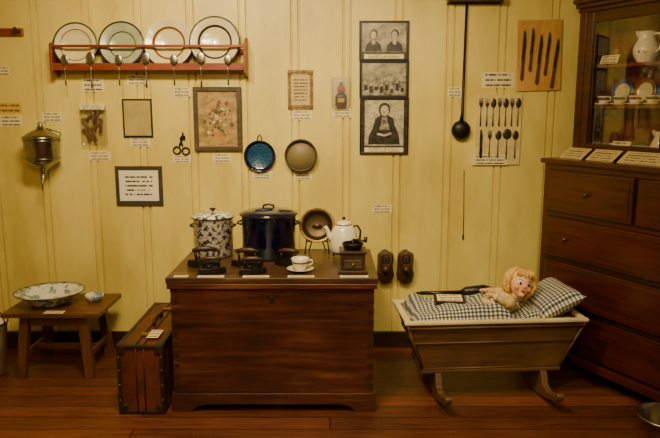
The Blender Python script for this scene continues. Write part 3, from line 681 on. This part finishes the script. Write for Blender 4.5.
def hand(base,dirv,side,nm):
    dirv=dirv.normalized(); up=Vector((0,0,1)); s2=dirv.cross(up).normalized()
    ell(o,nm+'_palm',base+dirv*.008,(.012,.011,.007),M_skin)
    for i in range(4):
        b0=base+dirv*.014+s2*(i-1.5)*.0056; L=(.014,.018,.017,.012)[i]
        tube(o,nm+'_finger_%d'%i,[b0,b0+dirv*L*.5+up*.002,b0+dirv*L-up*.004],[.003,.0027,.002],M_skin,8)
    b0=base+s2*side*.009+dirv*.004; tube(o,nm+'_thumb',[b0,b0+s2*side*.007+dirv*.006,b0+s2*side*.008+dirv*.013],[.0034,.003,.0022],M_skin,8)
tube(o,'arm_front',[(-.045,-.045,-.06),(-.066,-.062,-.06),(-.09,-.066,-.049),(-.112,-.06,-.036),(-.128,-.052,-.03)],[.018,.02,.016,.012,.009],M_dress,14)
tube(o,'sleeve_front',[(-.04,-.038,-.056),(-.056,-.055,-.06),(-.076,-.064,-.056)],[.022,.028,.024],M_dress,16)
tube(o,'cuff_front',[(-.106,-.062,-.04),(-.118,-.057,-.034)],[.015,.016],M_clothw,12)
hand(Vector((-.126,-.053,-.03)),Vector((-1,.2,.15)),1,'hand_front')
tube(o,'arm_back',[(-.05,.03,-.055),(-.085,.04,-.048),(-.112,.034,-.036),(-.135,.02,-.03)],[.02,.019,.014,.009],M_dress,14)
tube(o,'sleeve_back',[(-.045,.028,-.052),(-.07,.04,-.05),(-.092,.04,-.046)],[.024,.027,.022],M_dress,16)
hand(Vector((-.135,.02,-.03)),Vector((-1,-.3,.1)),-1,'hand_back')
# ---------- dresser cabinet
KA=math.atan2(-.893,.451); KL=(1.268,-.23,0)
kb=E('mahogany_dresser',KL,KA)
KW,KD,KZ=1.3,.44,1.265
box(kb,'carcass',(KW/2,KD/2+.008,.09+(KZ-.12)/2),(KW,KD-.016,KZ-.12),M_cab,.003)
box(kb,'top',(KW/2,KD/2-.006,KZ-.015),(KW+.03,KD+.01,.03),M_cab,.008)
box(kb,'plinth',(KW/2,.02,.115),(KW+.01,.05,.05),M_cab,.006)
for i,xx in enumerate((.05,KW-.05)):
    for j,yy in enumerate((.05,KD-.05)): lathe(kb,'foot_%d_%d'%(i,j),[(0,0),(.028,0),(.038,.03),(.03,.06),(.045,.09)],M_cab,T((xx,yy,0)),24)
rows=[(.155,.40),(.42,.67),(.69,.93),(.955,1.205)]
def drawer(x0,x1,z0,z1,nm):
    c=((x0+x1)/2,.004,(z0+z1)/2); w,h=x1-x0,z1-z0
    box(kb,nm+'_front',c,(w-.012,.018,h-.012),M_cab,.006)
    box(kb,nm+'_panel',(c[0],-.006,c[2]),(w-.05,.006,h-.05),M_cab,.003)
    box(kb,nm+'_shadow_gap',(c[0],.0055,c[2]),(w-.002,.009,h-.002),M_black,0)
    for s_ in (-1,1):
        if w>.9 or s_==1:
            px_=c[0]+(s_*w*.36 if w>.9 else 0)
            lathe(kb,nm+'_knob_%d'%(s_+1),[(.008,0),(.008,.010),(.013,.016),(.012,.022),(0,.026)],M_cab,T((px_,-.01,c[2]))@R(90,'X'),20)
for i,(a,b_) in enumerate(rows[:3]): drawer(.05,KW-.05,a,b_,'drawer_%d'%i)
drawer(.05,.64,rows[3][0],rows[3][1],'drawer_3'); drawer(.66,KW-.05,rows[3][0],rows[3][1],'drawer_4')
ux0,ux1,uy0,uy1,uz0,uz1=.035,KW-.02,.2,.43,KZ,2.11
box(kb,'case_back',((ux0+ux1)/2,uy1-.006,(uz0+uz1)/2),(ux1-ux0,.012,uz1-uz0),M_cabin,0)
for i,xx in enumerate((ux0+.01,ux1-.01,.66)): box(kb,'case_side_%d'%i,(xx,(uy0+uy1)/2+(.01 if i<2 else .02),(uz0+uz1)/2),(.02,uy1-uy0-.02,uz1-uz0-.01),M_cab,0)
box(kb,'case_top',((ux0+ux1)/2,(uy0+uy1)/2,uz1-.01),(ux1-ux0,uy1-uy0,.02),M_cab)
for i,(d,h_) in enumerate(((.02,.0),(.04,.025),(.06,.05))): box(kb,'cornice_%d'%i,((ux0+ux1)/2,(uy0+uy1)/2-d/2,uz1+h_),(ux1-ux0+d,uy1-uy0+d*.4,.026),M_cab,.006)
box(kb,'case_floor',((ux0+ux1)/2,(uy0+uy1)/2,uz0+.012),(ux1-ux0,uy1-uy0-.004,.024),M_cab)
shz=[uz0+.024,1.57,1.8]
for i,z_ in enumerate(shz[1:]): box(kb,'shelf_%d'%i,((ux0+ux1)/2,(uy0+uy1)/2+.02,z_-.008),(ux1-ux0-.04,uy1-uy0-.06,.016),M_cabin,.002)
box(kb,'pilaster',(ux0+.025,uy0+.004,(uz0+uz1)/2),(.05,.024,uz1-uz0),M_cab,.004)
for i,(a,b_) in enumerate(((ux0+.052,.66),(.674,ux1-.005))):
    yd=uy0+.004; t=.05
    box(kb,'door_%d_stile_a'%i,(a+t/2,yd,(uz0+uz1)/2),(t,.022,uz1-uz0-.03),M_cab,.004); box(kb,'door_%d_stile_b'%i,(b_-t/2,yd,(uz0+uz1)/2),(t,.022,uz1-uz0-.03),M_cab,.004)
    box(kb,'door_%d_rail_top'%i,((a+b_)/2,yd,uz1-.045),(b_-a-2*t,.022,.06),M_cab,.004); box(kb,'door_%d_rail_bottom'%i,((a+b_)/2,yd,uz0+.05),(b_-a-2*t,.022,.07),M_cab,.004)
    box(kb,'door_%d_glass'%i,((a+b_)/2,yd,(uz0+uz1)/2),(b_-a-2*t+.004,.003,uz1-uz0-.13),M_glass,0)
    ell(kb,'door_%d_knob'%i,(b_-.02 if i==0 else a+.02,yd-.018,1.68),(.008,.01,.008),M_brass)
def K(name): return E(name,KL,KA)
yk=.32
def cup(o,x,z,s=1,nm='cup',mat=None,y=yk-.03,band=None):
    lathe(o,nm+'_bowl',[(0,.006*s),(.02*s,.006*s),(.022*s,.012*s),(.034*s,.034*s),(.038*s,.06*s)],mat or M_white,T((x,y,z)),24,.003)
    lathe(o,nm+'_saucer',[(0,.003),(.03*s,.003),(.056*s,.012)],mat or M_white,T((x,y,z)),28,.003)
    tube(o,nm+'_handle',[(x+.034*s,y,z+.052*s),(x+.054*s,y,z+.05*s),(x+.052*s,y,z+.03*s),(x+.032*s,y,z+.026*s)],.004*s,mat or M_white,8)
    if band: lathe(o,nm+'_band',[(.0345*s,.036*s),(.0375*s,.052*s)],band,T((x,y,z)),24,.0045)
def jug(name,x,z,s=1,mat=None,dec=None):
    o=K(name); mat=mat or M_white; M=T((x,yk-.01,z))
    lathe(o,'body',[(0,0),(.04*s,0),(.042*s,.006*s),(.062*s,.04*s),(.066*s,.075*s),(.048*s,.115*s),(.038*s,.14*s),(.046*s,.165*s)],mat,M,36,.003)
    tube(o,'spout',[M@Vector((-.03*s,0,.14*s)),M@Vector((-.055*s,0,.16*s)),M@Vector((-.068*s,0,.172*s))],[.02*s,.014*s,.006*s],mat,12)
    tube(o,'handle',[M@Vector(p) for p in ((.04*s,0,.15*s),(.08*s,0,.15*s),(.095*s,0,.11*s),(.085*s,0,.07*s),(.06*s,0,.05*s))],.007*s,mat,10)
    if dec:
        for i in range(7): ell(o,'painted_flower_%d'%i,M@Vector((-.03*s+.012*s*i,-.064*s+abs(i-3)*.004*s,.06*s+.012*s*math.sin(i*2))),(.007*s,.003,.007*s),dec[i%len(dec)],nu=10,nv=6)
    return o
jug('porcelain_jug',.4,shz[2],1.0,None,fc[:4]); jug('brown_glazed_creamer',.215,shz[2],.55,M_rimbr)
o=K('porcelain_teacups')
for i,(x,s) in enumerate(((.16,.9),(.265,.9),(.37,.9),(.48,.9))): cup(o,x,shz[1],s,'cup_%d'%i,M_cream if i%2 else M_white,yk-.03,(M_rimbr,M_blue,fc[0],M_rimgr)[i])
o=K('porcelain_saucers')
for i in range(3):
    lathe(o,'saucer_%d'%i,[(0,0),(.04,0),(.05,.006),(.075,.014)],[M_cream,M_rimbr if i%2 else M_teal],T((.2+i*.15,yk+.08,shz[1]+.078))@R(80,'X'),32,.003,[0,0,1])
o=K('porcelain_bowls')
for i,(x,s) in enumerate(((.15,.9),(.28,1.1),(.41,1.0))):
    lathe(o,'bowl_%d'%i,[(0,.004),(.03*s,.004),(.055*s,.03*s),(.062*s,.065*s)],(M_cream,M_white,M_platg)[i],T((x,yk,shz[0])),32,.003); tube(o,'rim_%d'%i,circ((x,yk,shz[0]+.065*s),.062*s,30,'Z'),.003,(M_rimbr,M_blue,M_rimdk)[i],6,True)
    lathe(o,'band_%d'%i,[(.0565*s,.036*s),(.0605*s,.055*s)],(M_rimgr,fc[0],M_rimbr)[i],T((x,yk,shz[0])),32,.0045)
jug('porcelain_teapot',.54,shz[0],.85,M_cream,fc[:3])
def kcard(name,x,y,z,w,h,tilt,mat):
    o=E(name,KL,KA); box(o,'card',(0,0,0),(w,.004,h),mat,0,M=T((x,y,z))@R(tilt,'X')); return o
kcard('exhibit_label',.22,.245,1.827,.12,.05,-20,M_lab); kcard('exhibit_label',.34,.24,1.342,.12,.06,-20,M_lab)
for (x,w) in ((.15,.16),(.35,.18),(.6,.26)): kcard('caption_card',x,.1,KZ+.031,w,.1,-55,textmat('caption_text_%d'%int(x*100),C(206,186,130),C(90,70,50),'Z',5,18))
# ---------- metal basin bottom right
o=E('metal_basin',(1.585,-1.25,0)); lathe(o,'bowl',[(0,.004),(.07,.004),(.1,.05),(.12,.125),(.135,.13)],M_steel,None,44,.004); tube(o,'rim',circ((0,0,.131),.135,44,'Z'),.006,M_steel,8,True)
for s_ in (-1,1): tube(o,'handle_%d'%(s_+1),[(-.02,s_*.12,.1),(-.02,s_*.155,.11),(.02,s_*.155,.11),(.02,s_*.12,.1)],.005,M_iron)
# ---------- lights
def area(name,loc,target,sx,sy,pw,colr):
    l=bpy.data.lights.new(name,'AREA'); l.shape='RECTANGLE'; l.size=sx; l.size_y=sy; l.energy=pw; l.color=colr
    q=bpy.data.objects.new(name,l); col.objects.link(q); q.location=loc; q.rotation_euler=(Vector(target)-Vector(loc)).to_track_quat('-Z','Y').to_euler(); return q
area('ceiling_light',(-.5,-1.9,2.7),(-.4,-.5,.2),.6,.3,62,(1,.76,.40))
area('rear_fill_light',(-.2,-4.2,2.7),(.1,-1.2,.1),.9,.5,46,(1,.77,.43))  # fill added on the camera side to brighten floor and cradle, no real fitting
def spot(name,loc,target,pw,ang=70):
    l=bpy.data.lights.new(name,'SPOT'); l.energy=pw; l.spot_size=math.radians(ang); l.spot_blend=1; l.shadow_soft_size=.04; l.color=(1,.77,.42)
    q=bpy.data.objects.new(name,l); col.objects.link(q); q.location=loc; q.rotation_euler=(Vector(target)-Vector(loc)).to_track_quat('-Z','Y').to_euler()
spot('track_spot',(-1.0,-1.7,2.65),(-.9,0,1.6),85,75); spot('track_spot.001',(.4,-1.8,2.65),(.3,0,1.2),85,65); spot('track_spot.002',(.8,-2.3,2.65),(.9,-.7,.4),100,45); spot('track_spot.003',(-.4,-2.6,2.65),(-.5,-.9,.5),60,50)
w=bpy.data.worlds.new('room_ambient'); bpy.context.scene.world=w; w.use_nodes=True; w.node_tree.nodes['Background'].inputs[0].default_value=(1,.8,.55,1); w.node_tree.nodes['Background'].inputs[1].default_value=.15
# ---------- camera
c=bpy.data.cameras.new('camera'); c.sensor_width=36; c.lens=F/660*36; c.clip_start=.05
q=bpy.data.objects.new('camera',c); col.objects.link(q); q.location=CAM; q.rotation_euler=(math.pi/2-PITCH,0,0); bpy.context.scene.camera=q
